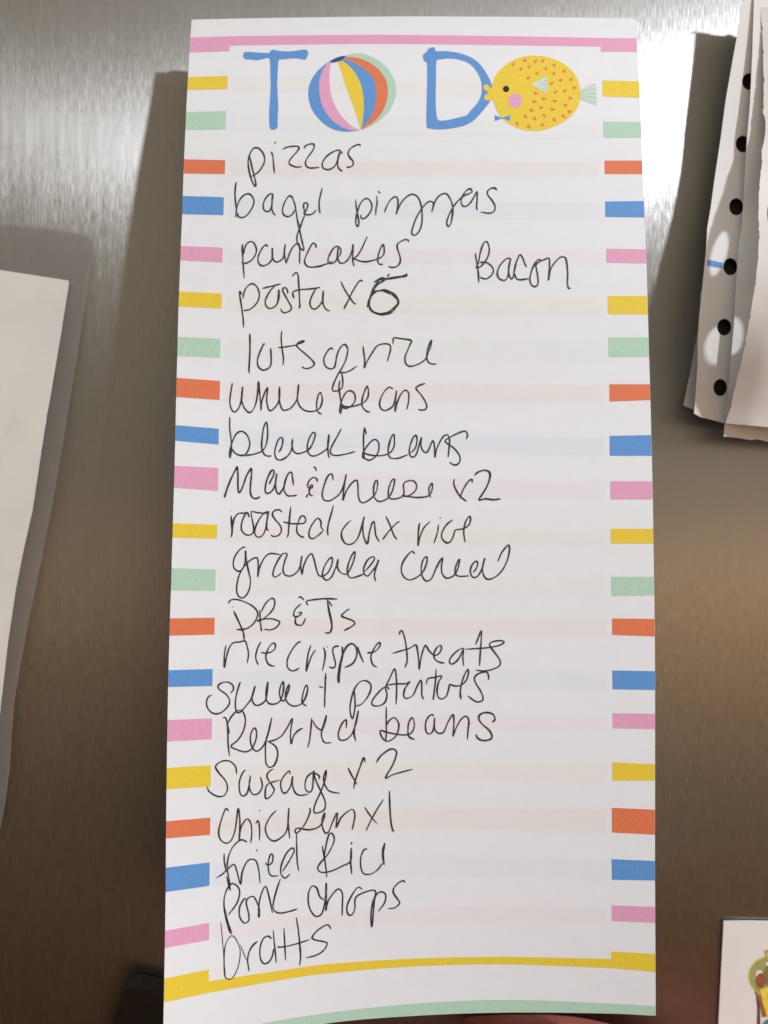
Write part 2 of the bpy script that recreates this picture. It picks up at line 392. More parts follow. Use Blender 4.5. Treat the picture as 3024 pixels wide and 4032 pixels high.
INK += [
('roasted', 880,1970,520, [
 [95,125, 100,128], (1.3,[97,190, 105,300, 110,400, 98,460]),
 [100,440, 115,330, 140,220, 190,165, 250,160, 300,155, 325,210, 300,150, 260,200, 228,290, 228,370, 270,425, 330,435, 375,400, 378,330, 360,230, 345,140],
 [345,135, 440,155, 530,160, 570,145, 520,155, 455,230, 405,330, 392,410, 430,462, 490,440, 530,360, 545,270, 565,150, 548,250, 545,350, 570,380],
 [740,150, 700,118, 640,130, 615,175, 650,240, 710,310, 728,380, 690,440, 625,452, 598,432],
 [848,75, 835,180, 822,330, 815,420, 800,465],
 [752,268, 840,290, 940,293, 1010,285, 1035,245, 1015,200, 975,200, 945,260, 922,340, 930,410, 970,450, 1015,465],
 [1260,380, 1225,330, 1228,280, 1205,232, 1170,232, 1110,310, 1075,400, 1085,465, 1130,478, 1190,440, 1250,385],
 [1382,60, 1360,150, 1325,270, 1308,370, 1315,445]]),
('chx rice', 1320,1980,580, [
 [178,195, 120,250, 75,320, 75,390, 115,455, 175,465, 230,430, 270,360, 305,240, 328,155, 312,250, 320,370, 362,460, 385,340, 415,230, 440,215, 450,300, 460,370, 500,440],
 [570,150, 610,230, 660,360, 697,412], [728,215, 700,220, 640,280, 580,350, 535,412],
 [952,225, 938,320, 935,480, 950,400, 1000,280, 1075,205],
 [1182,165, 1187,175], [1165,245, 1150,340, 1113,452],
 [1328,188, 1260,240, 1205,330, 1205,400, 1260,450, 1310,420, 1345,330, 1355,305, 1440,290, 1505,250, 1525,190, 1515,150, 1475,200, 1450,300, 1452,370, 1465,445]]),
('granola', 880,2120,660, [
 [220,85, 180,95, 130,150, 100,220, 105,290, 150,325, 190,300, 215,220, 220,120, 225,210, 250,330, 268,420, 250,520, 200,585, 150,570, 130,500, 150,380, 195,290, 260,220, 325,190, 345,240, 340,380, 355,300, 400,200, 460,150, 560,158],
 [575,340, 520,380, 490,360, 505,290, 550,200, 590,150, 630,155, 605,230, 590,310, 610,360, 670,370, 730,330, 760,270, 777,175, 765,260, 778,355, 795,270, 830,190, 870,150, 895,200, 920,300, 945,365, 990,370, 1040,330, 1075,250, 1075,190, 1040,210, 995,290, 980,370, 1020,412, 1070,380, 1110,290, 1135,205, 1128,280, 1160,335, 1220,350, 1270,270, 1300,180, 1298,130, 1260,190, 1230,280, 1230,350, 1260,390, 1330,375, 1390,350],
 [1400,325, 1450,270, 1495,205, 1480,180, 1430,210, 1390,290, 1395,350, 1430,370, 1475,320, 1520,260, 1537,210, 1505,310, 1495,370, 1508,425]]),
('cereal', 1540,2120,520, [
 [300,195, 262,162, 200,220, 145,310, 130,400, 160,480, 230,520, 320,490, 400,420, 445,320, 455,240, 430,235, 395,290, 380,390, 400,490, 450,535, 510,500, 560,390, 610,290, 650,245, 635,340, 640,430, 680,490, 730,495, 800,455, 845,360, 862,260, 830,310, 805,390, 815,450, 860,475, 980,470],
 [1030,430, 1075,370, 1090,305, 1060,288, 1015,340, 997,410, 1020,480, 1070,485, 1120,430, 1155,340, 1180,245, 1158,330, 1150,410, 1180,490, 1240,512, 1330,470, 1410,380, 1465,260, 1490,140, 1475,82, 1410,150, 1370,220, 1345,290]]),
('PB', 880,2340,560, [
 [110,145, 115,150], (1.2,[120,195, 160,280, 210,390, 235,460, 242,530]),
 [60,105, 80,70, 140,58, 230,80, 330,130, 390,190, 398,250, 360,330, 290,390, 220,410, 150,410],
 [425,180, 428,290, 440,400, 450,432],
 [440,205, 490,110, 545,55, 580,48, 600,90, 580,170, 510,250, 440,300, 395,310, 460,290, 560,285, 640,310, 655,335, 610,390, 540,415, 478,405]]),
('& Js', 880,2340,560, [
 [872,38, 900,30, 945,68], [910,110, 850,160, 820,220, 835,260, 885,250, 912,220, 900,208, 870,220],
 [855,250, 838,300, 850,350, 910,360, 940,320, 957,275],
 [985,128, 968,85, 1000,70, 1120,55, 1210,50, 1330,55], (1.2,[1212,60, 1230,180, 1260,320, 1262,400, 1235,450, 1185,445]), [1225,75, 1270,140],
 (1.1,[1470,170, 1430,195, 1378,250, 1440,280, 1515,310, 1530,345, 1480,385, 1408,422])]),
('rice', 860,2480,620, [
 [80,160, 65,250, 62,330, 65,395, 85,290, 115,190, 160,135, 220,128, 260,118, 285,120, 305,180, 318,260, 303,350],
 [450,125, 415,190, 395,270, 400,320, 422,368],
 [450,235, 500,245, 560,230, 600,190, 595,145, 565,145, 525,200, 500,280, 520,350, 560,378, 600,380]]),
('crispie', 860,2480,620, [
 [870,130, 845,130, 790,190, 735,290, 725,370, 750,420, 800,430, 855,400],
 [975,162, 945,260, 925,435, 950,360, 985,270, 1025,210],
 [1150,175, 1148,185], [1105,180, 1125,240, 1120,320, 1097,430],
 [1275,172, 1230,175, 1205,210, 1220,290, 1235,360, 1215,400, 1165,390],
 (1.2,[1305,175, 1310,260, 1290,370, 1275,470, 1270,555, 1262,500, 1280,370, 1310,260, 1350,180, 1405,145, 1450,180, 1460,260, 1420,350, 1330,398]),
 [1470,175, 1490,250, 1530,345],
 [1575,235, 1610,240]]),
('treats', 1460,2470,560, [
 [-40,300, 30,290, 90,245, 112,190, 90,180, 50,230, 10,310, 5,380, 30,440, 75,465],
 [335,85, 345,45, 370,45, 400,140, 420,270, 425,390, 400,470],
 [258,302, 350,275, 450,245, 525,205, 545,260, 560,380, 567,490, 585,370, 610,270, 640,210, 680,270, 740,325, 790,310, 825,255, 815,210, 770,240, 738,310, 750,370, 800,405, 860,418],
 [1095,245, 1050,250, 980,300, 925,370, 925,420, 970,420, 1030,360, 1080,260, 1075,350, 1085,450],
 [1225,200, 1260,110, 1290,40, 1290,140, 1280,280, 1270,450],
 [1105,255, 1260,245, 1380,235, 1500,210, 1555,175, 1520,155, 1430,165, 1390,190, 1400,230, 1460,310, 1510,390, 1500,450, 1420,490, 1320,510, 1225,498]]),
('sweet', 790,2640,560, [
 [350,265, 385,210, 360,155, 300,133, 235,150, 203,185, 225,225, 300,280, 340,355, 310,430, 230,495, 150,500, 90,450, 68,380, 90,310, 135,285],
 [465,130, 440,200, 415,300, 405,400, 420,480, 450,490, 490,460, 540,400, 585,340, 620,250, 637,180, 605,280, 605,350, 635,400, 690,400, 755,350, 778,250, 785,130, 765,240, 765,330, 800,385, 870,390, 930,350, 965,240, 965,130, 935,180, 920,260, 940,340, 975,350, 1005,290, 1035,200, 1030,165, 1000,230, 990,310, 1020,380, 1090,415, 1180,385, 1230,300, 1250,210, 1235,170, 1205,230, 1185,330, 1195,385, 1240,415],
 (1.1,[1460,30, 1455,150, 1450,300, 1447,430]), [1380,185, 1430,200]]),
('potatoes', 1340,2620,620, [
 [148,260, 155,350, 155,450, 130,560, 105,490, 110,390, 145,260, 200,180, 260,160, 310,185, 325,240, 290,330, 220,410, 160,430],
 [515,255, 495,225, 450,240, 380,310, 335,380, 345,420, 410,425, 470,390, 493,310, 480,230, 520,140, 572,35, 590,120, 595,250, 588,410],
 [480,210, 580,195, 690,192, 735,170, 690,230, 670,290, 675,335, 710,345, 770,310, 810,220, 850,155, 860,230, 860,310, 880,358],
 [1010,35, 1005,150, 990,280, 980,365], [905,200, 925,140, 1000,125, 1070,112, 1035,180, 1020,270, 1035,335, 1075,352, 1120,320, 1145,240, 1155,200, 1200,215, 1270,210, 1325,160, 1350,90, 1345,40, 1305,110, 1275,210, 1265,300, 1275,358],
 [1565,150, 1560,95, 1535,70, 1460,85, 1415,130, 1430,190, 1480,270, 1505,340, 1490,375, 1430,380, 1345,320]]),
('Refried', 850,2780,600, [
 [75,130, 100,125, 120,170, 130,300, 135,430, 150,545],
 (1.5,[125,190, 145,300]),
 [125,200, 160,130, 215,65, 270,45, 305,80, 322,160, 300,270, 240,370, 165,435, 220,470, 320,498, 395,460, 440,350, 440,265, 415,240, 380,310, 380,400, 410,470, 450,490, 500,455, 540,390, 580,270, 610,125],
 [610,125, 575,270, 545,390, 540,500, 545,610, 560,640],
 [565,385, 640,370, 720,320, 780,230, 835,135, 815,270, 820,412, 850,320, 900,265, 950,240],
 [565,385, 630,420, 665,465, 675,540, 655,610, 630,660],
 [1045,130, 1035,250, 1020,380, 1000,450], [1055,155, 1090,220, 1150,258, 1190,180, 1205,100, 1175,200, 1150,300, 1165,370, 1195,400, 1260,398],
 [1420,240, 1420,150, 1375,190, 1335,290, 1345,360, 1390,372, 1440,350, 1490,290, 1530,170, 1552,50, 1525,170, 1505,290, 1525,382]]),
('beans refried', 1450,2780,560, [
 [212,5, 210,150, 212,300, 205,405],
 [215,230, 245,170, 300,135, 345,175, 358,240, 330,340, 260,400, 200,405, 150,340, 145,285, 220,305, 340,330, 440,335, 510,305, 540,220, 515,135, 475,190, 465,270, 470,340, 500,375, 545,388],
 [765,120, 745,98, 700,130, 670,200, 675,290, 710,325, 750,300, 770,230, 775,140, 770,230, 795,300, 840,320, 885,295, 930,190, 990,100, 1000,200, 990,350, 1020,270, 1080,160, 1140,118, 1175,170, 1165,280, 1158,388],
 (1.2,[1450,190, 1480,150, 1455,95, 1380,75, 1310,95, 1290,145, 1330,210, 1410,280, 1445,350, 1420,390, 1340,402, 1280,375, 1258,330])]),
('Sausage', 800,2950,860, [
 [255,190, 245,130, 200,90, 140,92, 95,130, 120,180, 170,240, 185,300, 160,350, 110,358, 50,325, 30,285],
 [325,155, 300,180, 275,250, 280,330, 305,355, 340,320, 360,200, 350,280, 375,340, 420,335, 450,280, 435,210],
 [472,60, 480,110, 505,138, 540,120, 562,70, 565,20],
 [535,150, 500,170, 485,210, 520,270, 540,310, 510,360, 475,372, 475,300, 500,260, 580,235],
 [660,190, 655,165, 625,190, 590,250, 600,320, 630,330, 665,280, 680,205, 680,270, 700,330, 740,350, 800,340],
 [880,230, 880,200, 830,180, 785,220, 775,290, 800,325, 830,300, 840,165, 850,220, 890,310, 925,390, 925,450, 890,478, 845,480, 850,420, 895,320, 930,220, 935,160, 915,220, 930,280, 965,320, 1040,335]]),
('x2', 800,2950,860, [
 [1100,140, 1130,200, 1170,268], [1230,100, 1220,65, 1190,140, 1155,240, 1145,300],
 (1.1,[1315,102, 1350,50, 1410,5, 1450,0, 1470,30, 1440,120, 1385,218, 1450,190, 1590,152])]),
('Chicken', 840,3120,740, [
 [135,165, 110,145, 75,230, 48,340, 60,410, 110,448, 160,420, 195,320, 220,140, 235,260, 230,420, 245,310, 295,235, 330,270, 340,360, 330,445],
 [408,155, 408,165], [375,275, 395,250, 408,310, 408,425],
 [555,160, 500,220, 460,310, 480,390, 530,428, 590,405, 650,330, 668,135, 660,250, 675,405],
 [850,135, 855,170, 820,260, 770,330, 735,360, 722,335, 750,315, 840,330, 930,305, 975,240, 985,180, 960,240, 965,310, 990,358, 1020,345, 1050,270, 1095,180, 1085,310, 1130,220, 1220,150, 1250,190, 1240,270, 1225,330],
 ]),
('x1', 840,3120,740, [
 [1335,130, 1390,210, 1447,278], [1503,62, 1440,160, 1390,250, 1350,338], (1.2,[1555,-15, 1560,150, 1570,270, 1585,335, 1597,335])]),
('fried', 830,3310,740, [
 [320,15, 300,0, 260,-5, 200,50, 160,130, 145,230, 160,340, 175,440],
 [118,110, 120,180, 135,270], [48,330, 110,290, 200,210, 230,270, 263,385, 275,290, 310,200, 350,165, 400,180, 425,270, 435,375],
 [408,75, 408,95], [485,190, 500,215, 540,195, 550,135, 530,120, 510,180, 510,260, 535,310, 600,310],
 [635,270, 680,200, 735,100, 720,65, 670,110, 625,210, 620,290, 655,330, 700,295],
 [758,-60, 760,100, 765,200, 778,268]]),
('Rice', 830,3310,740, [
 [985,45, 1000,130, 1015,230, 1025,325],
 [1005,130, 1020,30, 1045,-55, 1075,-60, 1090,0, 1040,110, 965,200, 945,250, 980,280, 1060,270, 1160,225, 1235,180, 1240,65, 1235,180, 1245,295],
 [1243,10, 1245,35], [1383,72, 1350,85, 1325,150, 1325,230, 1350,290, 1410,295, 1470,260, 1515,200],
 (1.5,[1537,20, 1520,110, 1530,215])]),
('Pork', 850,3440,780, [
 [90,20, 105,80, 120,140],
 [75,290, 95,380, 130,495, 110,470, 80,350, 68,240, 85,150, 130,85, 180,105, 200,160, 175,250, 105,345],
 [265,235, 240,210, 200,280, 200,360, 235,412, 270,400, 278,350, 255,230, 310,190, 345,240, 365,300, 360,365, 360,280, 375,190, 415,105, 445,190, 475,330],
 [540,45, 505,150, 480,260, 490,310, 540,330, 620,315, 685,295]]),
('chops', 850,3440,780, [
 [905,220, 870,190, 845,120, 805,105, 775,170, 780,270, 815,340, 850,358, 890,330, 915,230, 925,75, 925,200, 922,310, 945,220, 1020,130, 1060,165, 1060,260, 1058,352],
 [1228,130, 1190,115, 1140,180, 1100,270, 1105,335, 1140,345, 1165,290, 1180,190, 1330,140, 1325,250, 1308,445, 1300,350, 1320,220, 1370,155, 1420,170, 1415,240, 1362,315],
 [1585,75, 1565,58, 1510,95, 1485,150, 1520,210, 1540,245, 1500,285, 1440,292]]),
('bratts', 850,3600,500, [
 (0.6,[65,100, 78,230, 92,400, 105,560, 110,760, 130,830, 190,850, 240,800, 290,690, 318,540, 310,430, 260,320, 205,280, 150,340, 120,430, 110,560, 115,700, 125,820]),
 (0.6,[320,400, 360,500, 400,600]),
 [548,350, 490,400, 440,480, 415,590, 425,680, 435,745],
 [730,320, 680,285, 620,320, 580,430, 580,560, 610,630, 650,645, 700,615, 740,540, 755,450],
 [750,205, 765,380, 790,630], [890,180, 900,380, 912,600], [1050,40, 1080,220, 1100,430, 1108,560, 1095,670],
 [812,415, 830,430, 940,415, 1090,375, 1225,330],
 [1505,195, 1470,140, 1410,155, 1320,220, 1258,300, 1300,335, 1400,355, 1455,380, 1410,470, 1310,535, 1175,570]]),
]

# ------------------------------------------------------------------ the fridge door: vertically brushed steel
def steel():
    m = bpy.data.materials.new('brushed_steel')
    m.use_nodes = True
    t = m.node_tree
    t.nodes.remove(t.nodes['Principled BSDF'])
    def lobe(ax, ay, dist):
        n = N(t, 'ShaderNodeBsdfAnisotropic', distribution=dist)
        n.inputs['Roughness'].default_value = (ax * ay) ** .25
        n.inputs['Anisotropy'].default_value = math.sqrt(ay / ax) - 1
        return n
    lobes = [lobe(.46, .046, 'BECKMANN'), lobe(.48, .100, 'BECKMANN'), lobe(.42, .14, 'GGX')]
    m1 = N(t, 'ShaderNodeMixShader')
    m2 = N(t, 'ShaderNodeMixShader')
    m1.inputs[0].default_value = .40
    m2.inputs[0].default_value = .09
    t.links.new(lobes[0].outputs[0], m1.inputs[1])
    t.links.new(lobes[1].outputs[0], m1.inputs[2])
    t.links.new(m1.outputs[0], m2.inputs[1])
    t.links.new(lobes[2].outputs[0], m2.inputs[2])
    t.links.new(m2.outputs[0], t.nodes['Material Output'].inputs[0])
    c = N(t, 'ShaderNodeTexCoord')
    def streak(sc, detail=2.0, rough=.5):
        mp = N(t, 'ShaderNodeMapping')
        mp.inputs['Scale'].default_value = sc
        t.links.new(c.outputs['Object'], mp.inputs['Vector'])
        n = N(t, 'ShaderNodeTexNoise')
        n.inputs['Scale'].default_value = 1.0
        n.inputs['Detail'].default_value = detail
        n.inputs['Roughness'].default_value = rough
        t.links.new(mp.outputs[0], n.inputs['Vector'])
        return n
    fine = streak((3300, 1, 300), 2.0, .6)
    mid = streak((700, 1, 60), 2.0)
    broad = streak((26, 1, 17), 2.0)
    # base colour: faint scratches in the metal itself
    r = ramp(t, [(.25, (.325, .319, .31)), (.75, (.37, .364, .356))])
    t.links.new(fine.outputs['Fac'], r.inputs[0])
    for b in lobes:
        t.links.new(r.outputs[0], b.inputs['Color'])
    # brushed facets tilt the reflection a little up and down, and sideways in broad dents
    def ma(op, a, bb):
        n = N(t, 'ShaderNodeMath', operation=op)
        for i, x in enumerate((a, bb)):
            if isinstance(x, (int, float)):
                n.inputs[i].default_value = x
            else:
                t.links.new(x, n.inputs[i])
        return n.outputs[0]
    f0 = ma('MULTIPLY', ma('SUBTRACT', fine.outputs['Fac'], .5), .10)
    f1 = ma('MULTIPLY', ma('SUBTRACT', mid.outputs['Fac'], .5), .012)
    f2 = ma('MULTIPLY', ma('SUBTRACT', broad.outputs['Fac'], .5), .022)
    z = ma('ADD', ma('ADD', f0, f1), f2)
    x = ma('MULTIPLY', ma('SUBTRACT', mid.outputs['Fac'], .5), .12)
    cb = N(t, 'ShaderNodeCombineXYZ')
    cb.inputs[1].default_value = -1
    t.links.new(x, cb.inputs[0])
    t.links.new(z, cb.inputs[2])
    nm = N(t, 'ShaderNodeVectorMath', operation='NORMALIZE')
    t.links.new(cb.outputs[0], nm.inputs[0])
    tg = N(t, 'ShaderNodeCombineXYZ')
    tg.inputs[0].default_value = 1
    for b in lobes:
        t.links.new(nm.outputs[0], b.inputs['Normal'])
        t.links.new(tg.outputs[0], b.inputs['Tangent'])
    return m
bm = bmesh.new()
bmesh.ops.create_cube(bm, size=1)
bmesh.ops.scale(bm, vec=(.9, .04, 1.7), verts=bm.verts)
bmesh.ops.bevel(bm, geom=list(bm.edges), offset=.006, segments=4, affect='EDGES', profile=.5)
bmesh.ops.translate(bm, vec=(0, .02, 0), verts=bm.verts)
me = bpy.data.meshes.new('fridge_door')
bm.to_mesh(me)
bm.free()
me.materials.append(steel())
door = bpy.data.objects.new('fridge_door', me)
COL.objects.link(door)
door.location = (0, 0, ZC)
tag(door, 'brushed stainless steel fridge door behind all the papers', 'fridge door', kind='structure')

# ------------------------------------------------------------------ the pad: measured edges and curl
EL = [(77, 755), (148, 749.5), (303, 740), (440, 733), (683, 722.5), (843, 717.5), (968, 712), (1206, 703), (1401, 698), (1563, 693.5),
      (1735, 690), (1920, 685), (2116, 679), (2324, 673), (2503, 667), (2705, 662), (2920, 658), (3107, 655.5), (3301, 653.5),
      (3512, 652.5), (3733, 649), (3948, 645), (4032, 643.5), (4185, 640)]
ER = [(74, 2500), (94, 2504), (152, 2507), (320, 2517), (480, 2524.5), (664, 2530), (822, 2537), (1003, 2544.5), (1165, 2549.5), (1383, 2555.5),
      (1541, 2560), (1745, 2565.5), (1930, 2570), (2106, 2572.5), (2306, 2576), (2468, 2578), (2676, 2579.5), (3038, 2579.5),
      (3427, 2579), (3598, 2580), (3788, 2581), (4000, 2582)]
D7 = [(0, .1776), (77, .1774), (500, .1732), (1000, .1702), (1500, .1682), (2016, .1656), (3000, .1628), (3600, .1622), (4300, .1622)]
CA = [(0, -.03), (1000, .0), (1600, .03), (2400, .06), (3000, .08), (3500, .105), (4000, .14), (4300, .15)]
CC = [(0, .45), (1000, .55), (2000, .68), (4300, .70)]
def pad_d(px, py):
    xl, xr = smooth_tab(EL, py), smooth_tab(ER, py)
    u = (px - xl) / (xr - xl)
    return smooth_tab(D7, py) * (1 - smooth_tab(CA, py) * (u - smooth_tab(CC, py)) ** 2)

BOT = spline([(640, 4186), (823, 4134), (1030, 4083), (1300, 4028), (1637, 3999.6), (2000, 3987), (2397, 3991), (2582, 4000)], 8)
TOP = [(2497, 74), (2470, 72), (2006, 66), (1600, 64.5), (1400, 66), (1100, 70), (900, 74), (757, 77)]
page_poly = [(x, y) for y, x in EL if y < 4180] + BOT[:-1] + [(2582, 3999)] + [(x, y) for y, x in reversed(ER) if 90 < y < 3990] + [(2502, 82)] + TOP
page_poly[0] = (754.6, 80)

paper = mat('white_paper', (.79, .82, .87), .62, .25, mottled=.012, scale=260, bump=.04)
paper_edge = mat('paper_block', (.74, .73, .71), .7, .2, mottled=.05, scale=1500)
K = 1 / .85
INKC = {'pink': lin(210, 152, 184, K), 'yellow': lin(216, 190, 58, K), 'mint': lin(166, 198, 180, K), 'orange': lin(207, 114, 78, K),
        'blue': lin(88, 140, 200, K), 'navy': lin(58, 68, 124, K), 'black': (.012, .012, .013)}
PR = {k: mat('print_' + k, v, .55, .3, mottled=.06, scale=2600) for k, v in INKC.items()}
FAINT = {k: mat('faint_' + k, v, .62, .25, mottled=.012, scale=260) for k, v in
         {'orange': (.79, .775, .785), 'blue': (.75, .785, .87), 'pink': (.79, .78, .835), 'yellow': (.795, .80, .80), 'mint': (.775, .815, .845)}.items()}
FADE = {k: mat('fade_' + k, v, .62, .25, mottled=.012, scale=260) for k, v in
         {'orange': (.79, .80, .835), 'blue': (.775, .808, .87), 'pink': (.79, .802, .856), 'yellow': (.792, .812, .842), 'mint': (.785, .818, .86)}.items()}

pad = empty('notepad', ray(1640, 240, .1774))
tag(pad, 'long white notepad headed TO DO with coloured stripes and a handwritten food list', 'notepad')
page = sheet('top_page', page_poly, pad_d, paper, pad, step=30, grid=40, thick=.0002)

# sheets below the top one, then the magnet that holds the pad to the door
blk = [(x + (16 if x < 1500 else -16), min(max(y, 96), 3900 if x > 1500 else 3960)) for x, y in page_poly if y < 3960 or 700 < x < 2500]
blk = [(772, 98)] + [(interp(EL, y) + 16, y) for y in range(150, 3900, 120)] + [(interp(EL, 3960) + 16, 3960), (1300, 3860), (1900, 3830), (2400, 3840), (interp(ER, 3860) - 16, 3860)] \
      + [(interp(ER, y) - 16, y) for y in range(3800, 120, -120)] + [(2480, 98)]
body = sheet('page_block', blk, lambda x, y: pad_d(x, y) + .0006, paper_edge, pad, step=60, grid=60, thick=.0022)
mv, mf = [], []
for (x, y) in ((900, 130), (2340, 130), (2340, 420), (900, 420)):
    d = pad_d(x, y) + .0027
    p = ray(x, y, d)
    mv += [p, Vector((p.x, -.0002, p.z))]
mf = [(0, 2, 4, 6), (1, 7, 5, 3), (0, 1, 3, 2), (2, 3, 5, 4), (4, 5, 7, 6), (6, 7, 1, 0)]
magnet = link('magnet', mv, mf, mat('black_magnet', (.02, .02, .02), .6), pad, smooth=False)

# printed stripes: colour, left (outer top, outer bottom, inner top, inner bottom, inner x), right (inner top, inner bottom, outer top, outer bottom, inner x)
ROWS = [('yellow', 303, 354, 298, 350, 897, 316, 379.4, 320, 384, 2372), ('mint', 440.5, 511.5, 437, 508.5, 890, 479, 542, 480, 541, 2375.5),
        ('orange', 627, 683, 630.5, 685, 887, 632, 685, 632, 685.5, 2380), ('blue', 771.5, 843, 776, 847, 881.5, 793, 854, 791.5, 856, 2382.5),
        ('pink', 968, 1024.5, 975, 1033, 877, 979, 1033.6, 981.6, 1037, 2387.5), ('yellow', 1147, 1206, 1156, 1215, 873.5, 1165.5, 1237, 1165.5, 1238, 2393),
        ('mint', 1326, 1401, 1334, 1408.6, 868, 1328, 1406, 1328, 1404.5, 2395.5), ('orange', 1487.6, 1563, 1500, 1575, 866.5, 1513, 1581, 1513, 1575, 2399),
        ('blue', 1674, 1735, 1688, 1750.5, 862, 1716, 1794.5, 1713, 1794.5, 2400), ('pink', 1834, 1920, 1842, 1932.7, 860, 1894.7, 1966, 1894.7, 1966, 2403),
        ('yellow', 2060, 2116, 2066, 2121, 856, 2082, 2140, 2082, 2140, 2405), ('mint', 2236.6, 2324, 2242.5, 2325.6, 849, 2270.7, 2347.5, 2271, 2343, 2407),
        ('orange', 2435, 2503, 2432, 2498.6, 846, 2434.7, 2500, 2437, 2506, 2409.6), ('blue', 2638.7, 2705, 2634, 2701, 837.6, 2640, 2714, 2642.5, 2717, 2411),
        ('pink', 2834.8, 2919.7, 2829, 2910, 835, 2808, 2867.5, 2810.6, 2870.6, 2412), ('yellow', 3023.6, 3107, 3013, 3097, 831, 3001.7, 3074, 3008.5, 3074, 2411),
        ('orange', 3233.7, 3301.5, 3219, 3287, 828.6, 3180.6, 3278, 3188, 3286.6, 2409), ('blue', 3416.7, 3512.5, 3395.5, 3488, 826, 3383, 3464, 3390, 3467, 2408.5),
        ('pink', 3665, 3733, 3633.6, 3700.5, 824.5, 3564.7, 3626.5, 3571, 3633.7, 2408.5)]
eL = lambda y: interp(EL, y) + .6
eR = lambda y: interp(ER, y) - .6
P0 = Print(pad_d, .000012)
P1 = Print(pad_d, .00003)
for c, a, b, cc, dd, xi, e, f, g, h, xj in ROWS:
    P1.add([(eL(a), a), (xi, cc), (xi - 1.5, dd), (eL(b), b)], PR[c])
    P1.add([(xj, e), (eR(g), g), (eR(h), h), (xj + 1, f)], PR[c])
    arch = 34 * max(0, (a - 2300) / 1500)
    top, bot = [], []
    for k in range(13):
        t = k / 12
        s = 4 * t * (1 - t)
        x = xi + 14 + (xj - xi - 28) * t
        ht = 5 if k else 0
        top.append((x, cc + (e - cc) * t - arch * s))
        bot.append((x, dd + (f - dd) * t - arch * s + 8))
    P0.add(top + bot[::-1], FADE[c], grid=40, step=30)
    P0.add([(x + (9 if x < 1500 else -9), y + 10) for x, y in top] + [(x + (9 if x < 1500 else -9), y - 10) for x, y in bot[::-1]], FAINT[c], grid=40, step=30, up=.000007)
# head band, foot band, green foot
up = spline([(eL(147.7), 147.7), (904, 143), (1200, 139), (1500, 137), (1900, 141), (2366, 149), (eR(150.5), 150.5)], 6)
dn = [(eR(204), 204), (2366, 203), (2366, 183.5)] + spline([(2366, 183), (1900, 176), (1500, 172), (1200, 174.5), (904, 179)], 6)[1:] + [(903, 201), (eL(206), 206)]
P1.add(up + dn, PR['pink'])
up = [(eL(3852.8), 3852.8), (823, 3817), (822, 3863)] + spline([(823, 3863), (1100, 3822), (1300, 3795), (1637, 3774), (2000, 3768), (2408, 3776)], 6)[1:] + [(2408, 3746), (eR(3756), 3756)]
dn = [(eR(3826.6), 3826.6)] + spline([(2408, 3812), (2000, 3797), (1637, 3805), (1300, 3831.6), (1100, 3860), (823, 3909)], 6) + [(eL(3947), 3947)]
P1.add(up + dn, PR['yellow'])
foot = spline([(642.5, 4135), (823, 4085), (1030, 4031), (1300, 3987), (1637, 3951.5), (2000, 3937), (2397, 3951), (2581, 3961.6)], 8)
P1.add(foot + [(2581.3, 3999.2)] + [(x, y - .8) for x, y in reversed(BOT[:-2])], PR['mint'])
tag(P0.build('faint_band', page), 'faint pastel bands printed across the writing area')
tag(P1.build('printed_border', page), 'pink, yellow, mint, orange and blue printed stripes along both sides')

def T(pts, ox, oy, s):
    return [(ox + x * s, oy + y * s) for x, y in pts]
def PTS(*a):
    return list(zip(a[0::2], a[1::2]))
# letters
pt = Print(pad_d, .00004)
pt.add(spline(T(PTS(592,365, 598,345, 615,338, 680,342, 758,345, 775,330, 795,325, 825,332, 900,335, 975,325, 1005,325, 1018,345, 1012,370, 1000,388, 980,388, 930,380, 850,388,
      825,395, 818,480, 816,560, 820,640, 822,700, 818,790, 820,820, 810,840, 790,848, 772,842, 765,825, 762,740, 768,650, 772,560, 770,470, 766,385, 740,380, 690,392, 640,388, 605,385), 600, 0, .6028), 3, True), PR['blue'], step=8)
tag(pt.build('printed_letter', page), 'blue letter T')
pt = Print(pad_d, .00004)
pt.add(spline(T(PTS(228,308, 232,295, 250,280, 258,265, 278,258, 292,258, 300,278, 350,278, 420,287, 490,312, 540,350, 575,400, 600,450, 608,490, 600,540, 575,578, 540,620, 500,660, 450,685, 380,700, 320,705, 265,700, 248,685,
      248,600, 250,500, 252,400, 250,345, 235,330), 1500, 0, .7233), 3, True), PR['blue'], step=8,
      holes=[spline(T(PTS(302,335, 330,322, 380,318, 430,325, 480,345, 515,380, 540,425, 548,470, 545,520, 525,560, 490,600, 470,625, 440,635, 380,650, 330,657, 310,650, 302,620, 298,540, 300,440), 1500, 0, .7233), 3, True)])
tag(pt.build('printed_letter', page), 'blue letter D')
# beach ball standing for the first O
B = lambda *a: spline(T(PTS(*a), 1180, 200, .2411), 5)
c0 = B(500,168, 400,230, 290,330, 200,460, 150,590, 140,720, 165,860, 220,990, 310,1110, 420,1210, 540,1280, 680,1315, 800,1320, 900,1312, 1003,1291)
c1 = B(492,180, 420,250, 360,360, 325,480, 320,600, 330,740, 370,890, 440,1020, 540,1140, 650,1220, 760,1275, 880,1302, 1000,1290)
c2 = B(515,185, 495,300, 487,430, 490,560, 510,700, 550,830, 610,950, 690,1070, 790,1180, 880,1250, 990,1288)
c3 = B(625,185, 690,370, 740,540, 800,700, 860,860, 920,1030, 1000,1285)
c4 = B(690,165, 800,240, 890,340, 950,440, 1000,550, 1030,680, 1045,820, 1045,950, 1035,1100, 1020,1200, 1004,1286)
c5 = B(740,135, 860,175, 970,240, 1080,320, 1170,410, 1225,500, 1245,600, 1250,730, 1240,860, 1210,980, 1150,1100, 1080,1200, 1008,1288)
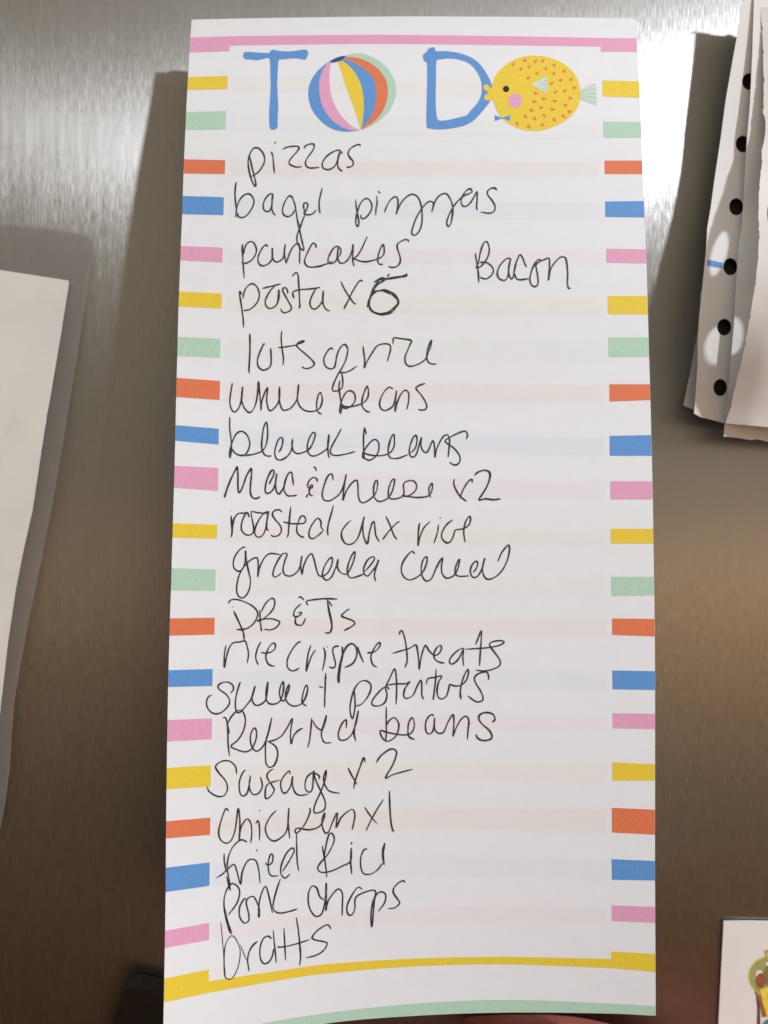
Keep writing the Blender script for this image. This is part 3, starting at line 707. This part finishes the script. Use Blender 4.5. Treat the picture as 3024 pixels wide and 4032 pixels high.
c6 = B(745,95, 880,105, 1000,130, 1120,180, 1240,260, 1340,360, 1405,470, 1435,590, 1440,700, 1420,830, 1370,960, 1290,1080, 1190,1180, 1080,1253, 1012,1289)
c7 = B(740,80, 850,48, 950,40, 1080,60, 1230,120, 1370,220, 1470,330, 1540,460, 1575,600, 1570,720, 1530,860, 1450,1000, 1340,1110, 1230,1190, 1120,1250, 1016,1291)
pt = Print(pad_d, .00004)
for a, b, c in ((c0, c1, 'blue'), (c1, c2, 'pink'), (c3, c4, 'yellow'), (c4, c5, 'blue'), (c5, c6, 'orange'), (c6, c7, 'mint')):
    pt.add(a + b[::-1], PR[c], step=8)
pt.add(spline(T(PTS(490,172, 560,130, 650,95, 742,80, 737,115, 700,150, 640,172, 560,190, 505,188), 1180, 200, .2411), 3, True), PR['navy'], step=6, up=.00001)
tag(pt.build('printed_ball', page), 'striped beach ball drawn as the O of TO')
# puffer fish standing for the second O
A = lambda *a: T(PTS(*a), 1880, 180, .3014)
def ell(cx, cy, rx, ry, n=24):
    return A(*[v for k in range(n) for v in (cx + rx * cos(2 * pi * k / n), cy + ry * sin(2 * pi * k / n))])
pt = Print(pad_d, .00005)
pt.add(spline(A(190,540, 205,460, 250,370, 320,290, 410,220, 520,165, 640,132, 760,128, 880,140, 1000,175, 1120,230, 1220,310, 1290,400, 1330,500, 1343,600, 1340,700, 1310,800, 1250,890,
      1170,960, 1060,1030, 940,1080, 820,1108, 700,1112, 580,1095, 470,1050, 380,1000, 300,920, 250,830, 210,730, 200,705, 175,712, 140,718, 105,708, 88,680, 95,650, 130,622, 148,605,
      120,592, 88,568, 78,532, 98,508, 132,508, 158,532, 180,562), 3, True), PR['yellow'], step=8)
pt.add(ell(373, 565, 42, 42), PR['black'], step=6, up=.00001)
pt.add(ell(492, 718, 91, 92), PR['pink'], step=8, up=.00001)
pt.add(A(225,905, 318,942, 425,905, 430,985, 325,948, 228,985), PR['blue'], step=8, up=.00001)
pt.add(A(708,505, 880,395, 905,425, 918,520, 910,612, 890,618), PR['mint'], step=8, up=.00001)
pt.add(A(1345,575, 1540,492, 1552,560, 1555,620, 1560,690, 1555,768, 1500,755, 1345,700), PR['mint'], step=8)
ray_w = PR['white'] = mat('print_white', (.74, .76, .75), .6, .25, mottled=.02)
for x0, y0, x1, y1, w in ((715,503,900,425,14), (720,507,912,522,9), (720,512,905,600,10), (715,505,912,475,8), (715,508,912,560,8)):
    pt.add(A(x0, y0 - 4, x1, y1 - w, x1 + 4, y1 + w, x0, y0 + 4), ray_w, step=20, up=.00002)
for x0, y0, x1, y1, w in ((1348,590,1546,528,9), (1348,612,1553,592,9), (1348,640,1556,655,9), (1348,665,1560,722,9), (1348,690,1530,763,6)):
    pt.add(A(x0, y0 - 3, x1, y1 - w, x1, y1 + w, x0, y0 + 3), ray_w, step=20, up=.00001)
for x, y in PTS(468,240, 617,190, 757,203, 850,198, 675,275, 565,305, 893,297, 1002,253, 778,358, 997,362, 1133,330, 660,420, 1088,450, 1222,437, 972,490, 1265,548, 1020,605, 1140,588,
                765,622, 870,692, 748,730, 1015,725, 1218,685, 835,808, 1153,775, 708,843, 985,832, 1205,860, 628,922, 875,910, 748,948, 1125,918, 1005,965, 518,1015, 850,1030, 672,1055):
    if y < 450:
        q = (-30, 3, 27, -32, 8, 30)
    elif y < 618:
        q = (-32, -8, 36, -22, -4, 30)
    elif y < 880:
        q = (-27, -27, 40, 3, -24, 24)
    else:
        q = (-32, 6, -3, -32, 32, 32)
    pt.add(A(*[(x, y)[i % 2] + v for i, v in enumerate(q)]), PR['orange'], step=30, up=.00001)
tag(pt.build('printed_fish', page), 'yellow puffer fish with a bow tie drawn as the O of DO')

# ------------------------------------------------------------------ the handwriting
def ink_mat():
    m = bpy.data.materials.new('ballpoint_ink')
    m.use_nodes = True
    t = m.node_tree
    b = t.nodes['Principled BSDF']
    b.inputs['Roughness'].default_value = .42
    c = N(t, 'ShaderNodeTexCoord')
    n = N(t, 'ShaderNodeTexNoise')
    n.inputs['Scale'].default_value = 1500
    n.inputs['Detail'].default_value = 3
    t.links.new(c.outputs['Object'], n.inputs['Vector'])
    r = ramp(t, [(.30, (.018, .018, .020)), (.56, (.035, .034, .038)), (.74, (.22, .21, .22))])
    t.links.new(n.outputs['Fac'], r.inputs[0])
    t.links.new(r.outputs[0], b.inputs['Base Color'])
    return m
INKM = ink_mat()
def write(name, entries, label):
    V, Fc = [], []
    for _, ox, oy, wid, strokes in entries:
        s = wid / 1659.0
        for st in strokes:
            w = 1.0
            if isinstance(st, tuple):
                w, st = st
            pts = spline(T(PTS(*st), ox, oy, s), 6)
            n = len(pts)
            if n < 2:
                continue
            lo = random.random() * 50
            b = len(V)
            for i, (x, y) in enumerate(pts):
                x0, y0 = pts[max(0, i - 1)]
                x1, y1 = pts[min(n - 1, i + 1)]
                l = math.hypot(x1 - x0, y1 - y0) or 1
                nx, ny = -(y1 - y0) / l, (x1 - x0) / l
                end = min(i, n - 1 - i)
                hw = 3.3 * w * (.88 + .42 * noise.noise(Vector((lo + i * .11, 3, 1)))) * min(1, .55 + .15 * end)
                d = pad_d(x, y) - .00010
                V += [ray(x + nx * hw, y + ny * hw, d), ray(x - nx * hw, y - ny * hw, d)]
                if i:
                    k = b + 2 * i
                    Fc.append((k - 2, k - 1, k + 1, k))
    o = link(name, V, Fc, INKM, page, smooth=False)
    return tag(o, label)
LINES = [((0,), 'pizzas'), ((1, 2), 'bagel pizzas'), ((3, 4), 'pancakes'), ((5,), 'Bacon'), ((6, 7), 'pasta x5'), ((8, 9), 'lots of rice'),
         ((10, 11), 'whole beans'), ((12, 13), 'black beans'), ((14, 15), 'Mac & cheese x2'), ((16, 17), 'roasted chx rice'), ((18, 19), 'granola cereal'),
         ((20, 21), 'PB & Js'), ((22, 23, 24), 'rice crispie treats'), ((25, 26), 'sweet potatoes'), ((27, 28), 'Refried beans'), ((29, 30), 'Sausage x2'),
         ((31, 32), 'Chicken x1'), ((33, 34), 'fried Rice'), ((35, 36), 'Pork chops'), ((37,), 'bratts')]
for idx, words in LINES:
    write('handwritten_line', [INK[i] for i in idx], 'the words %s in black pen' % words)

# ------------------------------------------------------------------ loose sheets on the right
wp = mat('sheet_white', (.84, .84, .84), .6, .25, mottled=.02, scale=180, bump=.05)
GR = 'loose sheets hanging at the right of the pad'
C4 = lambda *a: [(2500 + x / 2.458, y / 2.458) for x, y in PTS(*a)]
C5 = lambda *a: [(2500 + x / 2.458, 900 + y / 2.458) for x, y in PTS(*a)]
H1 = [(-200, .0076), (0, .0076), (600, .0064), (850, .0076), (1100, .0098), (1350, .0098), (1550, .0085), (1700, .0065)]     # standoff of the punched sheet
HG = [(-200, .0008), (50, .0011), (400, .0041), (540, .0049), (710, .0078), (850, .0102), (1000, .0104), (1250, .0100), (1440, .0068), (1644, .0024), (1750, .002)]   # gap of the front sheet over it
FE = [(0, 2994), (400, 3007), (700, 2994), (900, 2987), (1200, 2965), (1500, 2900), (1660, 2857)]     # torn edge
d1 = lambda x, y: D - smooth_tab(H1, y) - .0012 * max(0, (x - 2800) / 300)
df = lambda x, y: D - smooth_tab(H1, y) - smooth_tab(HG, y) - .000015 * min(100, max(0, x - interp(FE, y)))
d2 = lambda x, y: D - smooth_tab(H1, y) - min(.0019, .4 * smooth_tab(HG, y)) - .0012 * max(0, (x - 2800) / 300)
def hole(cx, cy, rx, ry, n=22, rot=0.0):
    return [(cx + rx * cos(2 * pi * k / n) * cos(rot) - ry * sin(2 * pi * k / n) * sin(rot), cy + rx * cos(2 * pi * k / n) * sin(rot) + ry * sin(2 * pi * k / n) * cos(rot)) for k in range(n)]
RX = 3650
left1 = C4(1062,-125, 1045,0, 1010,230, 950,560, 880,960, 830,1340, 770,1740, 735,2000) + C5(700,0, 690,200, 660,500, 640,700, 622,860, 610,1080, 606,1330, 590,1560, 573,1790)
rag = [(2540 + 45 * k, -52 + 7 * (k % 3) + 5 * (k % 2)) for k in range(8, 25)]
punched = left1 + C5(640,1826, 740,1850, 870,1885, 1100,1925, 1300,1955) + [(RX, 1740), (RX, -52)] + rag[::-1]
HOLES1 = [hole(2950, 321, 28, 33), hole(2925, 567, 28, 33), hole(2899, 814, 28, 34), hole(2876, 1050, 28, 34), hole(2852, 1288, 28, 33), hole(2836, 1526, 27, 34)]
o = sheet('punched_sheet', punched, d1, wp, None, HOLES1, step=30, grid=36, thick=.0002)
tag(o, 'white loose-leaf sheet with a row of round punched holes right of the pad', 'sheet of paper', GR)
blue_line = Print(d1, .00005)
blue_line.add(C5(706,300, 850,332, 850,384, 700,360), PR['blue'], step=20)
blue_line.build('printed_rule', o)
bk = [(x + 5, y) for x, y in left1 if -30 < y < 1600]  # added dark card: stands in for shade behind the holes, darkens the door's reflection
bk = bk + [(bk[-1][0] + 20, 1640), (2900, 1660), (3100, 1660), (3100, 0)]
sheet('added_shade_card', bk, lambda x, y: d1(x, y) + .0016, mat('hole_shade', (.03, .027, .025), .7), o, step=40, grid=50, thick=.0003)
# sheet between the punched one and the front one
second = C4(1160,-110, 1150,80, 1135,550, 1115,1000, 1085,1350, 1060,1800, 1035,2212) + C5(1005,200, 985,450, 960,900, 935,1200, 910,1500, 885,1780) + [(2866, 1668), (3000, 1690), (RX, 1730), (RX, -52)]
o = sheet('plain_sheet', second, d2, wp, None, step=30, grid=40, thick=.0002)
tag(o, 'narrow strip of a plain sheet showing between the punched holes and the torn edge', 'sheet of paper', GR)
# rear sheet whose corner peeks out at the lower left
rear = C5(640,600, 620,950, 560,1280, 470,1712, 575,1752, 720,1790, 720,1300, 700,600)
o = sheet('rear_sheet', rear, lambda x, y: D - .0040, wp, None, step=30, grid=40, thick=.0002)
tag(o, 'grey shaded corner of a sheet sticking out lowest left behind the punched sheet', 'sheet of paper', GR)
# sheet seen below the front sheet
foot_s = C5(895,1780, 872,1890, 858,2012, 960,2022, 1085,2040, 1130,2045, 1180,2038, 1290,2062) + [(RX, 1790), (RX, 1640)]
o = sheet('lower_sheet', foot_s, lambda x, y: D - smooth_tab(H1, y) - .0012, wp, None, step=25, grid=40, thick=.0002)
tag(o, 'sheet whose bright bottom edge hangs lowest under the torn sheet', 'sheet of paper', GR)
# front sheet with a torn edge; light falls through its punched holes, which lie just outside the frame
spots = [(2866, 626, 24, 88), (2826, 1002, 42, 78), (2818, 1366, 48, 80)]
fh = []
for sx_, sy_, a_, b_ in spots:
    p = ray(sx_, sy_, d1(sx_, sy_))
    dirv = (LAMP - p).normalized()
    t_ = 0.0
    for _ in range(400):
        t_ += .0001
        q = p + dirv * t_
        dq = q.y + D
        qx, qy = CX + q.x / dq * F, CY - (q.z - ZC) / dq * F
        if dq <= df(qx, qy):
            break
    fh.append(hole(qx, qy, a_, b_, 26, .12))
rg = C4(1222,66, 1218,120, 1226,200, 1232,300, 1238,420, 1240,530, 1243,660, 1245,800, 1246,930, 1240,1060, 1236,1200, 1230,1330, 1228,1460, 1225,1600, 1212,1720, 1200,1850, 1198,2000, 1195,2212) \
     + C5(1205,20, 1200,110, 1195,200, 1188,320, 1175,450, 1160,560, 1130,760, 1110,880, 1085,1010, 1060,1150, 1035,1270, 1010,1380, 990,1450, 970,1530, 945,1640, 920,1750, 878,1886)
edge = []
for i, (x, y) in enumerate(dens(rg, 9)[:-60] if False else spline(rg, 7)):
    edge.append((x + 2.2 * noise.noise(Vector((i * .45, 0, 0))) + (3 if i % 14 in (5, 6) else 0) * (1 if i > 3 else 0), y))
front = edge + C5(1000,1896, 1140,1908, 1290,1922) + [(RX, 1760), (RX, 20), (3100, 24)]
o = sheet('torn_sheet', front, df, mat('sheet_cream', (.85, .83, .82), .6, .25, mottled=.025, scale=140, bump=.06), None, fh, step=24, grid=36, thick=.0002)
tag(o, 'front cream sheet with a ragged torn left edge at the right side of the photo', 'sheet of paper', GR)

# ------------------------------------------------------------------ laminated sheet on the left
lam = empty('laminated_sheet', (ray(-200, 1700, D)))
tag(lam, 'white sheet in a clear laminated pouch cut off by the left side of the photo', 'laminated sheet')
film_l = [(-520, 800), (0, 871), (183, 889), (300, 908)] + spline([(335, 915), (358, 928), (370, 948), (373, 981)], 5) + \
         [(354, 1066), (340, 1165), (324, 1274), (306, 1390), (287, 1506), (250, 1738), (201, 2019), (159, 2227), (116, 2434), (79, 2630), (58.6, 2752), (46, 2898), (39, 3020), (24, 3143), (0, 3265), (-60, 3400), (-520, 3500)]
lam_in = [(-480, 1010), (0, 1063), (269, 1104.5), (270, 1121), (238, 1323), (201, 1543), (183, 1640), (153, 1836), (128, 2007), (92, 2166), (61, 2324), (30.5, 2532), (0, 2801), (-60, 3200), (-480, 3300)]
HL = [(800, .0012), (1300, .0018), (2000, .0034), (2700, .0050), (3300, .0058)]
dl = lambda x, y: D - smooth_tab(HL, y)
lp = mat('laminated_paper', (.86, .85, .83), .35, .4, mottled=.03, scale=60, bump=.03)
jag = []
for i, (x, y) in enumerate(dens(lam_in, 22)):
    k = 2.2 if 1560 < y < 1960 and x > 100 else .5
    jag.append((x + k * noise.noise(Vector((i * 1.7, 5, 2))), y))
sheet('paper_insert', jag, lambda x, y: dl(x, y) + .0002, lp, lam, step=40, grid=60, thick=.00015)
def film(name, cover):
    m = bpy.data.materials.new(name)
    m.use_nodes = True
    t = m.node_tree
    b = t.nodes['Principled BSDF']
    b.inputs['Base Color'].default_value = (.40, .37, .34, 1)
    b.inputs['Roughness'].default_value = .3
    b.inputs['Specular IOR Level'].default_value = .4
    tr = N(t, 'ShaderNodeBsdfTransparent')
    tr.inputs[0].default_value = (.985, .985, .985, 1)
    mx = N(t, 'ShaderNodeMixShader')
    c = N(t, 'ShaderNodeTexCoord')
    n = N(t, 'ShaderNodeTexNoise')
    n.inputs['Scale'].default_value = 90
    n.inputs['Detail'].default_value = 5
    t.links.new(c.outputs['Object'], n.inputs['Vector'])
    r = ramp(t, [(.4, (cover,) * 3), (.68, (cover * 1.25,) * 3), (.78, (cover * 2,) * 3)])
    t.links.new(n.outputs['Fac'], r.inputs[0])
    t.links.new(r.outputs[0], mx.inputs[0])
    t.links.new(tr.outputs[0], mx.inputs[1])
    t.links.new(b.outputs[0], mx.inputs[2])
    t.links.new(mx.outputs[0], t.nodes['Material Output'].inputs[0])
    bp = N(t, 'ShaderNodeBump')
    bp.inputs['Strength'].default_value = .15
    bp.inputs['Distance'].default_value = .001
    n2 = N(t, 'ShaderNodeTexNoise')
    n2.inputs['Scale'].default_value = 45
    t.links.new(c.outputs['Object'], n2.inputs['Vector'])
    t.links.new(n2.outputs['Fac'], bp.inputs['Height'])
    t.links.new(bp.outputs[0], b.inputs['Normal'])
    return m
sheet('clear_film', film_l, dl, film('clear_film', .05), lam, step=40, grid=60, thick=.0001)
sheet('clear_film', [(x - (1 if x > 0 else 0), y) for x, y in film_l], lambda x, y: dl(x, y) + .0006, film('clear_film_back', .17), lam, step=40, grid=60, thick=.0001)

# ------------------------------------------------------------------ picture card, bottom right
dc = lambda x, y: D - .0008
card = empty('picture_card', ray(3000, 3900, D))
tag(card, 'white card with a cartoon gumball machine in the bottom right corner', 'card')
cp = [(2850, 3626), (2940, 3627), (3024, 3628.5), (3560, 3640), (3560, 4500), (2812, 4500), (2822, 4200), (2829, 4032), (2840, 3814)]
cs = mat('card_white', (.77, .755, .735), .5, .3, mottled=.015, scale=200)
face = sheet('card_face', cp, dc, cs, card, step=60, grid=80, thick=.0004)
mag = sheet('magnet_backing', [(x + (2 if x < 3000 else 0), y + 2) for x, y in cp], lambda x, y: dc(x, y) + .00041, mat('card_magnet', (.12, .10, .085), .6), card, step=80, grid=0, thick=.00025)
G = lambda *a: [(2780 + x / 5.119, 3600 + y / 5.119) for x, y in PTS(*a)]
def gell(cx, cy, rx, ry, n=32):
    return G(*[v for k in range(n) for v in (cx + rx * cos(2 * pi * k / n), cy + ry * sin(2 * pi * k / n))])
pt = Print(dc, .00006)
cm = lambda n, *c: mat(n, lin(*c, 1.2), .5, .3, mottled=.12, scale=700)
g_rim, g_glass, g_dark, g_ball, g_yel = cm('glass_rim', 178, 178, 50), cm('globe_glass', 146, 146, 96), cm('globe_shade', 120, 112, 70), cm('gum_red', 142, 84, 62), cm('base_yellow', 212, 196, 70)
g_red, g_brn, g_teal, g_wht, g_org = cm('trim_red', 158, 88, 68), cm('outline_brown', 92, 72, 62), cm('tray_teal', 84, 122, 124), cm('gleam_white', 212, 204, 198), cm('cap_orange', 214, 160, 80)
pt.add(gell(1290, 1250, 430, 410), g_rim, step=10)
pt.add(gell(1300, 1250, 405, 388), g_glass, step=10, up=.00003)
pt.add(gell(1420, 1240, 270, 250), g_dark, step=10, up=.00006)
pt.add(gell(1075, 1210, 70, 85), g_wht, step=10, up=.00008)
pt.add(gell(1105, 1335, 95, 150), g_ball, step=10, up=.0001)
pt.add(gell(1250, 1000, 50, 40), g_wht, step=10, up=.0001)
pt.add(G(1080,1520, 1250,1460, 1560,1460, 1640,1530, 1500,2080, 1230,2060, 1150,1800), g_yel, step=15, up=.0001)
pt.add(G(1000,1580, 1110,1640, 1170,1800, 1245,2060, 1140,2075, 1090,1800), g_red, step=15, up=.00008)
pt.add(G(975,1540, 1030,1590, 1110,1650, 1085,1780, 1098,2230, 1030,2230, 1040,1900, 1015,1640), g_brn, step=15, up=.00005)
pt.add(gell(1330, 2300, 200, 200), g_teal, step=12, up=.0001)
pt.add(G(1190,720, 1420,720, 1420,860, 1210,860), g_org, step=15, up=.0001)
pt.add(G(1215,725, 1400,725, 1400,760, 1235,760), g_teal, step=15, up=.00013)
pt.add(G(1240,1580, 1300,1560, 1330,1680, 1250,1690), g_org, step=15, up=.00013)
pt.build('printed_picture', face)

# ------------------------------------------------------------------ dark rounded plate low on the left, half behind the pad
pl = spline([(440, 4060), (459, 3991), (479, 3951), (492, 3905), (500, 3893), (519, 3883), (545, 3884), (565, 3890)], 4) + [(612, 3903), (645, 3917), (900, 3990), (900, 4400), (340, 4400)]
o = sheet('magnet_plate', pl, lambda x, y: D - .0052, mat('black_plastic', (.016, .013, .012), .5, .3, mottled=.2, scale=120), None, step=20, grid=60, thick=.0050)
bv = o.modifiers.new('bevel', 'BEVEL')
bv.width = .0006
bv.segments = 2
bv.limit_method = 'ANGLE'
bv.angle_limit = radians(50)
tag(o, 'black plate with one rounded corner on the door behind the lower left of the pad', 'magnet')

# ------------------------------------------------------------------ the hand that steadies the bottom of the pad from behind
def skin(name, pts, edges, m, parent=None, sub=2):
    me = bpy.data.meshes.new(name)
    l = parent.location if parent else Vector((0, 0, 0))
    me.from_pydata([tuple(Vector(p[:3]) - l) for p in pts], edges, [])
    o = bpy.data.objects.new(name, me)
    COL.objects.link(o)
    if parent:
        o.parent = parent
    me.materials.append(m)
    md = o.modifiers.new('skin', 'SKIN')
    for i, v in enumerate(me.skin_vertices[0].data):
        v.radius = (pts[i][3], pts[i][3] * (pts[i][4] if len(pts[i]) > 4 else 1))
    me.skin_vertices[0].data[0].use_root = True
    s = o.modifiers.new('smooth', 'SUBSURF')
    s.levels = s.render_levels = sub
    return o
def hand():
    m = mat('skin', (.30, .07, .05), .5, .35, mottled=.10, scale=220, bump=.05)
    m.node_tree.nodes['Principled BSDF'].inputs['Subsurface Weight'].default_value = .15
    m.node_tree.nodes['Principled BSDF'].inputs['Subsurface Radius'].default_value = (.004, .0015, .001)
    z0 = ray(2000, 4010, .176).z
    pts, ed = [], []
    def chain(parent_i, *ps):
        last = parent_i
        for p in ps:
            pts.append(p)
            ed.append((last, len(pts) - 1))
            last = len(pts) - 1
        return last
    y = -.0112
    pts.append((.105, y - .010, z0 - .060, .020, .62))          # heel of the palm, right of and below the pad
    chain(0, (.185, y - .045, z0 - .115, .024, .85), (.27, y - .09, z0 - .175, .030, .9))                   # wrist, forearm
    a = chain(0, (.078, y - .003, z0 - .042, .019, .55))
    chain(a, (.062, y - .001, z0 - .0135, .0090), (.046, y, z0 - .0086, .0082), (.032, y, z0 - .0082, .0078), (.0205, y, z0 - .0078, .0072), (.0155, y, z0 - .0079, .0060))
    chain(a, (.058, y - .001, z0 - .034, .0092), (.036, y + .001, z0 - .0265, .0084), (.018, y, z0 - .0262, .0080), (.006, y - .002, z0 - .0270, .0070))
    chain(a, (.060, y - .001, z0 - .052, .0088), (.038, y + .001, z0 - .0440, .0082), (.022, y, z0 - .0440, .0076), (.012, y - .002, z0 - .0450, .0066))
    chain(a, (.066, y - .001, z0 - .068, .0080), (.048, y + .001, z0 - .0605, .0072), (.035, y, z0 - .0600, .0066), (.027, y - .002, z0 - .0605, .0058))
    chain(0, (.082, y - .026, z0 - .040, .0115), (.060, y - .034, z0 - .034, .0098), (.044, y - .034, z0 - .030, .0088), (.034, y - .031, z0 - .029, .0068))
    o = skin('hand', pts, ed, m)
    tag(o, 'hand steadying the bottom edge of the notepad from behind, one finger just showing', 'hand')
    nm = mat('nail', (.62, .36, .30), .3, .5, mottled=.03)
    return o
hand()
